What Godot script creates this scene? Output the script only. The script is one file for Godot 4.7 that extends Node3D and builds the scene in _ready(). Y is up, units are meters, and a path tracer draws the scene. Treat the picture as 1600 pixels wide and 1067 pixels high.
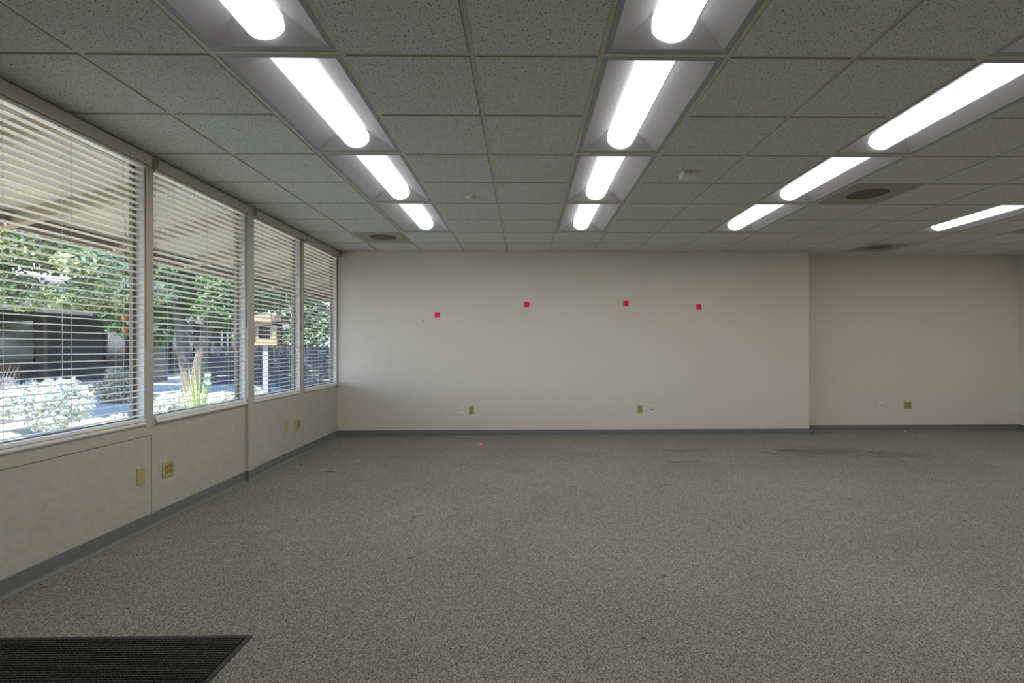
extends Node3D

# metres; floor at y = 0, the camera looks down -z. ZF() values in comments are distances in front of the camera.
const T := 0.6096          # ceiling module
const GX := -0.2478        # x of ceiling grid line 0
const GZ := 2.374          # distance of ceiling grid line 0
const CEIL := 2.662        # level of the ceiling tees
const XL := -2.67          # window wall
const XR := 7.47
const ZFAR := 7.2          # far wall
const ZREC := 7.5          # recessed part of the far wall
const XSTEP := 4.1
const ZBACK := -1.9        # wall behind the camera
const SILL := 0.765
const HEAD := 2.6

var rng := RandomNumberGenerator.new()
var M := {}
var names := {}
var mesh_cache := {}

# ------------------------------------------------------------------ helpers
func numbered(called: String) -> String:
	var n: int = names.get(called, 0)
	names[called] = n + 1
	return called if n == 0 else "%s_%03d" % [called, n]

func S() -> SurfaceTool:
	var st := SurfaceTool.new()
	st.begin(Mesh.PRIMITIVE_TRIANGLES)
	return st

func tri(st: SurfaceTool, a: Vector3, b: Vector3, c: Vector3, n: Vector3, ua := Vector2.ZERO, ub := Vector2.ZERO, uc := Vector2.ZERO) -> void:
	st.set_normal(n)
	if (b - a).cross(c - a).dot(n) > 0.0:
		st.set_uv(ua); st.add_vertex(a)
		st.set_uv(uc); st.add_vertex(c)
		st.set_uv(ub); st.add_vertex(b)
	else:
		st.set_uv(ua); st.add_vertex(a)
		st.set_uv(ub); st.add_vertex(b)
		st.set_uv(uc); st.add_vertex(c)

func quad(st: SurfaceTool, a: Vector3, b: Vector3, c: Vector3, d: Vector3, n := Vector3.ZERO) -> void:
	# a b c d go round the face; n points outwards
	if n == Vector3.ZERO:
		n = (c - a).cross(b - a).normalized()
	tri(st, a, b, c, n, Vector2(0, 0), Vector2(1, 0), Vector2(1, 1))
	tri(st, a, c, d, n, Vector2(0, 0), Vector2(1, 1), Vector2(0, 1))

func bx(st: SurfaceTool, x0: float, x1: float, y0: float, y1: float, z0: float, z1: float) -> void:
	var a := Vector3(minf(x0, x1), minf(y0, y1), minf(z0, z1))
	var b := Vector3(maxf(x0, x1), maxf(y0, y1), maxf(z0, z1))
	quad(st, Vector3(a.x, a.y, a.z), Vector3(b.x, a.y, a.z), Vector3(b.x, a.y, b.z), Vector3(a.x, a.y, b.z), Vector3.DOWN)
	quad(st, Vector3(a.x, b.y, a.z), Vector3(b.x, b.y, a.z), Vector3(b.x, b.y, b.z), Vector3(a.x, b.y, b.z), Vector3.UP)
	quad(st, Vector3(a.x, a.y, a.z), Vector3(b.x, a.y, a.z), Vector3(b.x, b.y, a.z), Vector3(a.x, b.y, a.z), Vector3(0, 0, -1))
	quad(st, Vector3(a.x, a.y, b.z), Vector3(b.x, a.y, b.z), Vector3(b.x, b.y, b.z), Vector3(a.x, b.y, b.z), Vector3(0, 0, 1))
	quad(st, Vector3(a.x, a.y, a.z), Vector3(a.x, b.y, a.z), Vector3(a.x, b.y, b.z), Vector3(a.x, a.y, b.z), Vector3.LEFT)
	quad(st, Vector3(b.x, a.y, a.z), Vector3(b.x, b.y, a.z), Vector3(b.x, b.y, b.z), Vector3(b.x, a.y, b.z), Vector3.RIGHT)

# box with chamfered edges on the faces across z (for plates that lie on a wall), face towards +z
func plate(st: SurfaceTool, w: float, h: float, d: float, c: float, x := 0.0, y := 0.0, z := 0.0) -> void:
	var o := [Vector3(-w / 2, -h / 2, 0), Vector3(w / 2, -h / 2, 0), Vector3(w / 2, h / 2, 0), Vector3(-w / 2, h / 2, 0)]
	var lo := []
	var mid := []
	var top := []
	for p in o:
		lo.append(p + Vector3(x, y, z))
		mid.append(p + Vector3(x, y, z + d - c))
		top.append(Vector3(p.x - signf(p.x) * c, p.y - signf(p.y) * c, d) + Vector3(x, y, z))
	for i in 4:
		var k := (i + 1) % 4
		var out: Vector3 = ((lo[i] + lo[k]) / 2 - Vector3(x, y, z)).normalized()
		quad(st, lo[i], lo[k], mid[k], mid[i], out)
		quad(st, mid[i], mid[k], top[k], top[i], (out + Vector3(0, 0, 1)).normalized())
	quad(st, top[0], top[1], top[2], top[3], Vector3(0, 0, 1))
	quad(st, lo[0], lo[1], lo[2], lo[3], Vector3(0, 0, -1))

func disc(st: SurfaceTool, c: Vector3, r: float, d: float, n := 20, axis := Vector3(0, 0, 1), r2 := -1.0) -> void:
	# short cylinder or cone from c along axis
	if r2 < 0.0: r2 = r
	var u := axis.cross(Vector3.UP if absf(axis.y) < 0.9 else Vector3.RIGHT).normalized()
	var v := axis.cross(u).normalized()
	for i in n:
		var a := TAU * i / n
		var b := TAU * (i + 1) / n
		var da := u * cos(a) + v * sin(a)
		var db := u * cos(b) + v * sin(b)
		quad(st, c + da * r, c + db * r, c + db * r2 + axis * d, c + da * r2 + axis * d, (da + db).normalized())
		tri(st, c + axis * d, c + axis * d + da * r2, c + axis * d + db * r2, axis)
		tri(st, c, c + da * r, c + db * r, -axis)

func tube(st: SurfaceTool, a: Vector3, b: Vector3, ra: float, rb: float, n := 8) -> void:
	var axis := (b - a).normalized()
	var u := axis.cross(Vector3.UP if absf(axis.y) < 0.9 else Vector3.RIGHT).normalized()
	var v := axis.cross(u).normalized()
	for i in n:
		var p := TAU * i / n
		var q := TAU * (i + 1) / n
		var dp := u * cos(p) + v * sin(p)
		var dq := u * cos(q) + v * sin(q)
		st.set_smooth_group(1)
		var A := a + dp * ra
		var B := a + dq * ra
		var C := b + dq * rb
		var D := b + dp * rb
		for t in [[A, dp, B, dq, C, dq], [A, dp, C, dq, D, dp]]:
			var flip: bool = (t[2] - t[0]).cross(t[4] - t[0]).dot(dp + dq) > 0.0
			for k in ([0, 2, 1] if flip else [0, 1, 2]):
				st.set_normal(t[k * 2 + 1]); st.set_uv(Vector2.ZERO); st.add_vertex(t[k * 2])

func put(called: String, mesh: Mesh, mat: Material, parent: Node = null, at := Vector3.ZERO) -> MeshInstance3D:
	var o := MeshInstance3D.new()
	o.mesh = mesh
	o.material_override = mat
	o.position = at
	o.cast_shadow = GeometryInstance3D.SHADOW_CASTING_SETTING_ON
	if parent == null:
		o.name = numbered(called)
		add_child(o, true)
	else:
		o.name = called
		parent.add_child(o, true)
	return o

func obj(called: String, st: SurfaceTool, mat: Material, parent: Node = null, at := Vector3.ZERO) -> MeshInstance3D:
	return put(called, st.commit(), mat, parent, at)

func thing(called: String, label: String, category: String, at := Vector3.ZERO, group := "", kind := "") -> Node3D:
	var o := Node3D.new()
	o.name = numbered(called)
	o.position = at
	add_child(o, true)
	tag(o, label, category, group, kind)
	return o

func tag(o: Node, label: String, category: String, group := "", kind := "") -> void:
	o.set_meta("label", label)
	o.set_meta("category", category)
	if group: o.set_meta("group", group)
	if kind: o.set_meta("kind", kind)

func struct(called: String, label: String, category: String) -> Node3D:
	return thing(called, label, category, Vector3.ZERO, "", "structure")

# ------------------------------------------------------------------ materials
func mat(c: Color, rough := 0.8, spec := 0.5) -> StandardMaterial3D:
	var m := StandardMaterial3D.new()
	m.albedo_color = c
	m.roughness = rough
	m.metallic_specular = spec
	return m

func noise_tex(freq: float, size := 256, lo := Color(0.9, 0.9, 0.9), hi := Color.WHITE, sd := 1, octaves := 4) -> NoiseTexture2D:
	var n := FastNoiseLite.new()
	n.seed = sd
	n.frequency = freq
	n.fractal_octaves = octaves
	var t := NoiseTexture2D.new()
	t.width = size
	t.height = size
	t.seamless = true
	t.noise = n
	var g := Gradient.new()
	g.set_color(0, lo)
	g.set_color(1, hi)
	t.color_ramp = g
	return t

func grained(c: Color, rough: float, scale: float, lo: Color, freq := 0.05, bump := 0.0, sd := 1) -> StandardMaterial3D:
	var m := mat(c, rough)
	m.albedo_texture = noise_tex(freq, 256, lo, Color.WHITE, sd)
	m.uv1_triplanar = true
	m.uv1_world_triplanar = true
	m.uv1_scale = Vector3.ONE * scale
	if bump > 0.0:
		m.heightmap_enabled = true
		m.heightmap_texture = noise_tex(freq * 2.0, 256, Color.BLACK, Color.WHITE, sd + 7)
		m.heightmap_scale = bump
	return m

func tile_images() -> Array:
	# mineral fibre ceiling tile: pale ground with dark pin holes and short fissures
	var n := 1024
	var a := Image.create(n, n, false, Image.FORMAT_RGB8)
	var fn := FastNoiseLite.new()
	fn.seed = 5
	fn.frequency = 0.03
	for y in n:
		for x in n:
			var v := 0.955 + 0.03 * fn.get_noise_2d(x, y) + rng.randf_range(-0.035, 0.035)
			a.set_pixel(x, y, Color(v, v, v * 0.985))
	for k in 3400:
		var p := Vector2(rng.randf_range(4, n - 5), rng.randf_range(4, n - 5))
		var ang := rng.randf() * TAU
		var long: float = rng.randf_range(0.0, 3.0) if rng.randf() < 0.72 else rng.randf_range(3.0, 8.0)
		var wide: float = rng.randf_range(1.9, 3.1) if k < 1300 else rng.randf_range(0.8, 1.3)
		var dark: float = rng.randf_range(0.10, 0.32) if k < 1300 else rng.randf_range(0.5, 0.75)
		var bend := rng.randf_range(-0.12, 0.12)
		var q := p
		var steps := int(long) + 1
		for s in steps:
			for dy in range(-2, 3):
				for dx in range(-2, 3):
					if Vector2(dx, dy).length() <= wide:
						a.set_pixel(clampi(int(q.x) + dx, 0, n - 1), clampi(int(q.y) + dy, 0, n - 1), Color(dark, dark, dark * 0.95))
			q += Vector2.from_angle(ang)
			ang += bend
	a.fill_rect(Rect2i(0, 0, 4, 4), Color(0.93, 0.93, 0.92))
	return [a]

func carpet_image() -> Image:
	# loop pile of mixed yarns: charcoal, taupe, grey, beige tufts
	var n := 1024
	var a := Image.create(n, n, false, Image.FORMAT_RGB8)
	var yarn := [Color(0.28, 0.277, 0.268), Color(0.48, 0.473, 0.455), Color(0.59, 0.583, 0.563), Color(0.72, 0.705, 0.67), Color(0.53, 0.527, 0.52)]
	var half := n / 2
	for y in half:
		for x in half:
			var c: Color = yarn[rng.randi() % 5]
			c = c.lerp(yarn[rng.randi() % 5], 0.35)
			for k in 4:
				var f := rng.randf_range(0.86, 1.12)
				a.set_pixel((x * 2 + k % 2 + (y % 2)) % n, y * 2 + k / 2, Color(c.r * f, c.g * f, c.b * f))
	return a

func carpet_wear() -> Image:
	# soiling seen on the carpet: a long stain by the wall step, small spots, faint traffic patches; 1 px = 2 cm
	var w := 512
	var h := 480
	var a := Image.create(w, h, false, Image.FORMAT_RGB8)
	var fn := FastNoiseLite.new()
	fn.seed = 21
	fn.frequency = 0.012
	fn.fractal_octaves = 5
	var fine := FastNoiseLite.new()
	fine.seed = 3
	fine.frequency = 0.09
	fine.fractal_octaves = 4
	for y in h:
		for x in w:
			var X := XL + x * 0.02
			var Z := ZBACK + y * 0.02
			var v := 0.97 + 0.05 * fn.get_noise_2d(x, y)
			var c := Color(v, v * 0.995, v * 0.985)
			for s in [[3.55, 6.08, 0.75, 0.30, 0.27], [3.25, 6.16, 0.13, 0.05, 0.8], [1.77, 5.57, 0.22, 0.05, 0.35], [2.0, 6.2, 0.5, 0.12, 0.15], [4.35, 5.9, 0.5, 0.2, 0.22], [0.6, 6.0, 0.35, 0.08, 0.15], [-0.1, 5.2, 0.18, 0.06, 0.13]]:
				var r: float = sqrt(pow((X - s[0] - 0.18 * (Z - s[1])) / s[2], 2) + pow((Z - s[1]) / s[3], 2)) + 0.75 * fine.get_noise_2d(x, y * 1.7)
				if r < 1.0:
					var k: float = minf(1.0, (1.0 - r) * 2.2) * s[4]
					c = c.lerp(Color(0.52, 0.49, 0.38), k)
			a.set_pixel(x, y, c)
	for k in 70:
		a.set_pixel(rng.randi() % w, rng.randi() % h, Color(0.55, 0.52, 0.48))
	return a

func make_materials() -> void:
	M.wall = grained(Color(0.865, 0.845, 0.795), 0.72, 0.9, Color(0.985, 0.985, 0.985), 0.02, 0.0, 3)
	M.wall.heightmap_enabled = true
	M.wall.heightmap_texture = noise_tex(0.11, 256, Color.BLACK, Color.WHITE, 12)
	M.wall.heightmap_scale = 0.05
	M.panel = grained(Color(0.75, 0.735, 0.69), 0.66, 1.3, Color(0.95, 0.95, 0.945), 0.03, 0.0, 4)
	M.panel.heightmap_enabled = true
	M.panel.heightmap_texture = noise_tex(0.045, 256, Color.BLACK, Color.WHITE, 33)
	M.panel.heightmap_scale = 0.16
	M.slab = mat(Color(0.5, 0.5, 0.48), 0.9)
	var im: Array = tile_images()
	M.tile = mat(Color(0.905, 0.925, 0.93), 0.95, 0.2)
	M.tile.albedo_texture = ImageTexture.create_from_image(im[0])
	M.tee = grained(Color(0.85, 0.85, 0.775), 0.28, 2.0, Color(0.9, 0.9, 0.88), 0.04, 0.0, 9)
	M.carpet = mat(Color.WHITE, 1.0, 0.1)
	M.carpet.albedo_texture = ImageTexture.create_from_image(carpet_image())
	M.carpet.uv1_scale = Vector3(1 / 2.1, 1 / 2.1, 1)
	M.carpet.detail_enabled = true
	M.carpet.detail_blend_mode = BaseMaterial3D.BLEND_MODE_MUL
	M.carpet.detail_uv_layer = BaseMaterial3D.DETAIL_UV_2
	M.carpet.detail_albedo = ImageTexture.create_from_image(carpet_wear())
	M.carpet.rim_enabled = true
	M.carpet.rim = 0.2
	M.vinyl = grained(Color(0.475, 0.49, 0.485), 0.42, 1.5, Color(0.93, 0.93, 0.93), 0.03, 0.0, 17)
	M.white = mat(Color(0.9, 0.9, 0.88), 0.45)
	M.pan = mat(Color(0.78, 0.78, 0.80), 0.5)
	M.frame = mat(Color(0.66, 0.68, 0.70), 0.4)
	M.lens = mat(Color(0.95, 0.95, 0.95), 0.35)
	M.lens.emission_enabled = true
	M.lens.emission = Color(1.0, 0.99, 0.985)
	M.lens.emission_energy_multiplier = 1.3
	M.ivory = mat(Color(0.70, 0.66, 0.43), 0.4)
	M.ivory_dark = mat(Color(0.60, 0.56, 0.35), 0.45)
	M.device_white = mat(Color(0.9, 0.88, 0.86), 0.4)
	M.black = mat(Color(0.03, 0.03, 0.035), 0.5)
	M.pink = mat(Color(0.97, 0.13, 0.36), 0.75)
	M.pink_paper = mat(Color(0.95, 0.55, 0.55), 0.8)
	M.slat = mat(Color(0.955, 0.95, 0.935), 0.38)
	M.valance = mat(Color(0.74, 0.73, 0.68), 0.5)
	M.cord = mat(Color(0.80, 0.80, 0.77), 0.8)
	M.wand = mat(Color(0.62, 0.44, 0.20), 0.3)
	M.clear_wand = mat(Color(0.42, 0.42, 0.36), 0.25)
	M.aluminium = mat(Color(0.46, 0.43, 0.34), 0.45)
	M.gasket = mat(Color(0.06, 0.06, 0.06), 0.7)
	M.jamb = mat(Color(0.87, 0.87, 0.86), 0.6)
	M.glass = mat(Color(0.9, 0.95, 0.93, 0.05), 0.02, 0.22)
	M.glass.transparency = BaseMaterial3D.TRANSPARENCY_ALPHA
	M.mat_pile = grained(Color(0.36, 0.36, 0.345), 1.0, 3.0, Color(0.3, 0.3, 0.3), 0.16, 0.0, 40)
	M.mat_pile.albedo_texture.color_ramp.set_offset(0, 0.40)
	M.mat_pile.albedo_texture.color_ramp.set_offset(1, 0.66)
	M.rubber = mat(Color(0.19, 0.185, 0.185), 0.6)
	M.grille = grained(Color(0.71, 0.695, 0.64), 0.6, 3.0, Color(0.88, 0.87, 0.85), 0.05, 0.0, 8)
	M.insert = grained(Color(0.52, 0.50, 0.43), 0.65, 3.0, Color(0.8, 0.79, 0.77), 0.05, 0.0, 11)
	M.duct = mat(Color(0.16, 0.155, 0.13), 0.8)
	# outdoors
	M.soffit = grained(Color(0.745, 0.73, 0.655), 0.8, 0.7, Color(0.93, 0.92, 0.9), 0.03, 0.0, 5)
	M.beam = grained(Color(0.66, 0.61, 0.50), 0.7, 1.5, Color(0.88, 0.86, 0.84), 0.04, 0.0, 6)
	M.fascia = mat(Color(0.46, 0.40, 0.29), 0.7)
	M.stucco = grained(Color(0.74, 0.70, 0.62), 0.9, 1.0, Color(0.9, 0.9, 0.88), 0.05, 0.0, 8)
	M.gravel = grained(Color(0.74, 0.71, 0.63), 0.95, 0.8, Color(0.62, 0.62, 0.55), 0.09, 0.6, 14)
	M.dark_siding = grained(Color(0.13, 0.137, 0.135), 0.85, 0.6, Color(0.8, 0.8, 0.8), 0.04, 0.0, 2)
	M.dark_wood = grained(Color(0.27, 0.23, 0.19), 0.8, 1.2, Color(0.75, 0.73, 0.7), 0.05, 0.0, 19)
	M.fence_wood = grained(Color(0.30, 0.32, 0.34), 0.85, 1.3, Color(0.72, 0.72, 0.72), 0.05, 0.0, 23)
	M.roofing = grained(Color(0.33, 0.30, 0.26), 0.95, 1.6, Color(0.6, 0.6, 0.6), 0.1, 0.0, 29)
	M.bark = grained(Color(0.57, 0.55, 0.52), 0.9, 3.0, Color(0.55, 0.53, 0.5), 0.06, 0.8, 31)
	M.sign_box = grained(Color(0.56, 0.52, 0.42), 0.6, 2.5, Color(0.93, 0.92, 0.9), 0.04, 0.0, 37)
	M.post = mat(Color(0.50, 0.51, 0.52), 0.6)
	M.dark_glass = mat(Color(0.05, 0.055, 0.06), 0.08)
	M.paper = mat(Color(0.44, 0.46, 0.43), 0.8)
	M.terracotta = mat(Color(0.68, 0.43, 0.22), 0.8)
	M.rock = grained(Color(0.62, 0.60, 0.56), 0.9, 2.2, Color(0.6, 0.6, 0.6), 0.05, 0.5, 45)
	M.leaf = mat(Color.WHITE, 0.55, 0.4)
	M.leaf.vertex_color_use_as_albedo = true
	M.leaf.cull_mode = BaseMaterial3D.CULL_DISABLED
	M.leaf.backlight_enabled = true
	M.leaf.backlight = Color(0.55, 0.6, 0.35)
	M.pale_leaf = mat(Color.WHITE, 0.8, 0.3)
	M.pale_leaf.vertex_color_use_as_albedo = true
	M.pale_leaf.cull_mode = BaseMaterial3D.CULL_DISABLED
	M.pale_leaf.backlight_enabled = true
	M.pale_leaf.backlight = Color(0.3, 0.3, 0.27)

# ------------------------------------------------------------------ camera, sky, light
func view_and_light() -> void:
	var cam := Camera3D.new()
	cam.name = "camera"
	cam.projection = Camera3D.PROJECTION_FRUSTUM
	cam.near = 0.05
	cam.far = 200.0
	var f := 786.2                                       # focal length in pixels of the 1600 x 1067 frame
	cam.size = 1067.0 / f * cam.near
	cam.frustum_offset = Vector2(-31.8, 8.8) / f * cam.near   # the lens is shifted a little
	cam.position = Vector3(0, 1.282, 0)
	cam.rotation = Vector3(0, -0.0149, -0.0017)
	cam.current = true
	add_child(cam)

	var env := Environment.new()
	env.tonemap_mode = Environment.TONE_MAPPER_LINEAR
	env.tonemap_exposure = 1.0
	env.background_mode = Environment.BG_SKY
	var sky := Sky.new()
	var sm := ProceduralSkyMaterial.new()
	sm.sky_top_color = Color(0.42, 0.60, 0.90)
	sm.sky_horizon_color = Color(0.88, 0.92, 0.96)
	sm.sky_curve = 0.2
	sm.ground_bottom_color = Color(0.35, 0.33, 0.28)
	sm.ground_horizon_color = Color(0.7, 0.74, 0.76)
	sm.sky_energy_multiplier = 2.6
	sky.sky_material = sm
	env.sky = sky
	env.background_energy_multiplier = 1.0
	env.sdfgi_enabled = true
	env.ssao_enabled = true
	env.ssil_enabled = true
	var we := WorldEnvironment.new()
	we.name = "environment"
	we.environment = env
	add_child(we)

	var sun := DirectionalLight3D.new()
	sun.name = "sun"
	sun.light_color = Color(1.0, 0.965, 0.90)
	sun.light_energy = 5.9
	sun.light_angular_distance = 0.6
	sun.shadow_enabled = true
	sun.sky_mode = DirectionalLight3D.SKY_MODE_LIGHT_ONLY
	add_child(sun)
	sun.look_at_from_position(Vector3.ZERO, -Vector3(-0.16, 0.88, 0.42), Vector3.UP)

# ------------------------------------------------------------------ room shell
func room() -> void:
	# floor
	var fl := struct("floor", "grey-brown flecked loop pile carpet covering the whole office floor", "floor")
	var st := S()
	var gx := [XL - 0.085, XR + 0.1]
	var gz := [-ZREC - 0.1, -ZBACK + 0.1]
	for c in [[gx[0], gz[0]], [gx[1], gz[0]], [gx[1], gz[1]], [gx[0], gz[0]], [gx[1], gz[1]], [gx[0], gz[1]]]:
		st.set_normal(Vector3.UP)
		st.set_uv(Vector2(c[0], c[1]))
		st.set_uv2(Vector2((c[0] - XL) / (512 * 0.02), (-c[1] - ZBACK) / (480 * 0.02)))
		st.add_vertex(Vector3(c[0], 0, c[1]))
	obj("carpet", st, M.carpet, fl)
	st = S()
	bx(st, gx[0], gx[1], -0.25, -0.006, gz[0], gz[1])
	obj("slab", st, M.slab, fl)

	# far wall, its recess, right wall, wall behind the camera
	var w := struct("wall_far", "long off-white painted far wall carrying the pink notes", "wall")
	st = S()
	bx(st, XL - 0.085, XSTEP, 0, CEIL + 0.12, -ZFAR, -ZFAR - 0.12)
	bx(st, XSTEP - 0.12, XSTEP, 0, CEIL + 0.12, -ZFAR - 0.12, -ZREC - 0.1)
	obj("plaster", st, M.wall, w)
	w = struct("wall_far_recess", "shallow recessed off-white stretch of far wall beside the step", "wall")
	st = S()
	bx(st, XSTEP - 0.12, XR + 0.1, 0, CEIL + 0.12, -ZREC, -ZREC - 0.12)
	obj("plaster", st, M.wall, w)
	w = struct("wall_right", "plain off-white side wall meeting the recessed stretch", "wall")
	st = S()
	bx(st, XR, XR + 0.12, 0, CEIL + 0.12, -ZREC - 0.1, -ZBACK + 0.1)
	obj("plaster", st, M.wall, w)
	w = struct("wall_front", "plain off-white wall facing the pink notes", "wall")
	st = S()
	bx(st, XL - 0.085, XR + 0.1, 0, CEIL + 0.12, -ZBACK, -ZBACK + 0.12)
	obj("plaster", st, M.wall, w)

	# window wall
	w = struct("wall_left", "off-white window wall with boards below the sills and a pilaster", "wall")
	st = S()
	bx(st, XL - 0.085, XL - 0.012, 0, SILL - 0.03, -ZBACK, -ZFAR)
	bx(st, XL - 0.085, XL, HEAD, CEIL + 0.12, -ZBACK, -ZFAR)
	bx(st, XL - 0.085, XL, SILL - 0.03, HEAD, -ZBACK, -2.40)
	bx(st, XL - 0.085, XL, SILL - 0.03, HEAD, -7.17, -ZFAR)
	obj("wall_core", st, M.panel, w)
	st = S()
	bx(st, XL - 0.012, XL, 0, 0.6555, -ZBACK, -3.6305)
	obj("lower_board", st, M.panel, w)
	st = S()
	bx(st, XL - 0.012, XL, 0.661, SILL - 0.03, -ZBACK, -3.645)
	obj("apron_board", st, M.panel, w)
	st = S()
	bx(st, XL - 0.012, XL, 0, 0.661, -3.637, -4.843)
	bx(st, XL - 0.012, XL, 0.661, SILL - 0.03, -3.645, -4.843)
	obj("lower_board", st, M.panel, w)
	st = S()
	bx(st, XL - 0.012, XL, 0, SILL - 0.03, -4.95, -ZFAR)
	obj("lower_board", st, M.panel, w)
	st = S()
	bx(st, XL - 0.085, XL + 0.003, SILL - 0.045, HEAD, -3.574, -3.653)
	obj("mullion", st, M.panel, w)
	st = S()
	bx(st, XL - 0.085, XL + 0.03, 0, CEIL + 0.02, -4.843, -4.95)
	obj("pilaster", st, M.panel, w)
	st = S()
	bx(st, XL - 0.085, XL + 0.003, SILL - 0.045, HEAD, -6.011, -6.115)
	obj("mullion", st, M.panel, w)

	# baseboards
	baseboard("baseboard_left", "grey vinyl cove base along the window wall and round its pilaster", [Vector2(XL, ZBACK), Vector2(XL, 4.843), Vector2(XL + 0.03, 4.843), Vector2(XL + 0.03, 4.95), Vector2(XL, 4.95), Vector2(XL, ZFAR)])
	baseboard("baseboard_far", "grey vinyl cove base along the long far wall", [Vector2(XL, ZFAR), Vector2(XSTEP, ZFAR), Vector2(XSTEP, ZREC)])
	baseboard("baseboard_recess", "grey vinyl cove base along the recessed wall stretch", [Vector2(XSTEP, ZREC), Vector2(XR, ZREC)])
	baseboard("baseboard_right", "grey vinyl cove base along the plain side wall", [Vector2(XR, ZREC), Vector2(XR, ZBACK)])
	baseboard("baseboard_front", "grey vinyl cove base along the wall facing the notes", [Vector2(XR, ZBACK), Vector2(XL, ZBACK)])

func baseboard(called: String, label: String, run: Array) -> void:
	# sweep of a cove profile along a plan polyline (x, distance); the room lies to the right of the run
	var prof := [Vector2(0.0, 0.102), Vector2(0.003, 0.102), Vector2(0.0045, 0.099), Vector2(0.0045, 0.026), Vector2(0.0065, 0.016), Vector2(0.011, 0.009), Vector2(0.0165, 0.005), Vector2(0.0175, 0.0)]
	var offs := []
	for i in run.size():
		var d0: Vector2 = (run[i] - run[maxi(i - 1, 0)]).normalized()
		var d1: Vector2 = (run[mini(i + 1, run.size() - 1)] - run[i]).normalized()
		if d0 == Vector2.ZERO: d0 = d1
		if d1 == Vector2.ZERO: d1 = d0
		var n0 := Vector2(d0.y, -d0.x)
		var n1 := Vector2(d1.y, -d1.x)
		var m := (n0 + n1).normalized()
		offs.append(m / maxf(m.dot(n0), 0.3))
	var st := S()
	for i in run.size() - 1:
		var dir: Vector2 = (run[i + 1] - run[i]).normalized()
		var nn := Vector2(dir.y, -dir.x)
		for k in prof.size() - 1:
			var p: Array = []
			for e in [[i, k], [i + 1, k], [i + 1, k + 1], [i, k + 1]]:
				var q: Vector2 = run[e[0]] + offs[e[0]] * prof[e[1]].x
				p.append(Vector3(q.x, prof[e[1]].y, -q.y))
			var dp: Vector2 = prof[k + 1] - prof[k]
			var pn := Vector2(-dp.y, dp.x).normalized()
			if pn.x < 0.0 or (pn.x == 0.0 and pn.y < 0.0): pn = -pn
			quad(st, p[0], p[1], p[2], p[3], Vector3(nn.x * pn.x, absf(pn.y), -nn.y * pn.x).normalized())
	var o := obj(called, st, M.vinyl)
	tag(o, label, "baseboard", "", "structure")

# ------------------------------------------------------------------ ceiling
func gxi(i: float) -> float: return GX + i * T
func gzj(j: float) -> float: return GZ + j * T

const FIXTURES := [[-2, -2], [-2, 0], [-2, 2], [-2, 4], [1, -2], [1, 0], [1, 2], [1, 4], [4, -2], [4, 0], [4, 2], [4, 4], [8, 4], [9, 1], [9, -1], [8, -2], [8, -4], [11, 4], [11, 1], [11, -2], [11, -4]]  # most past the three rows are out of view, added to brighten the right
const VENTS := [[-3, 6], [5, 3], [8, 7], [10, 5]]

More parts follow.
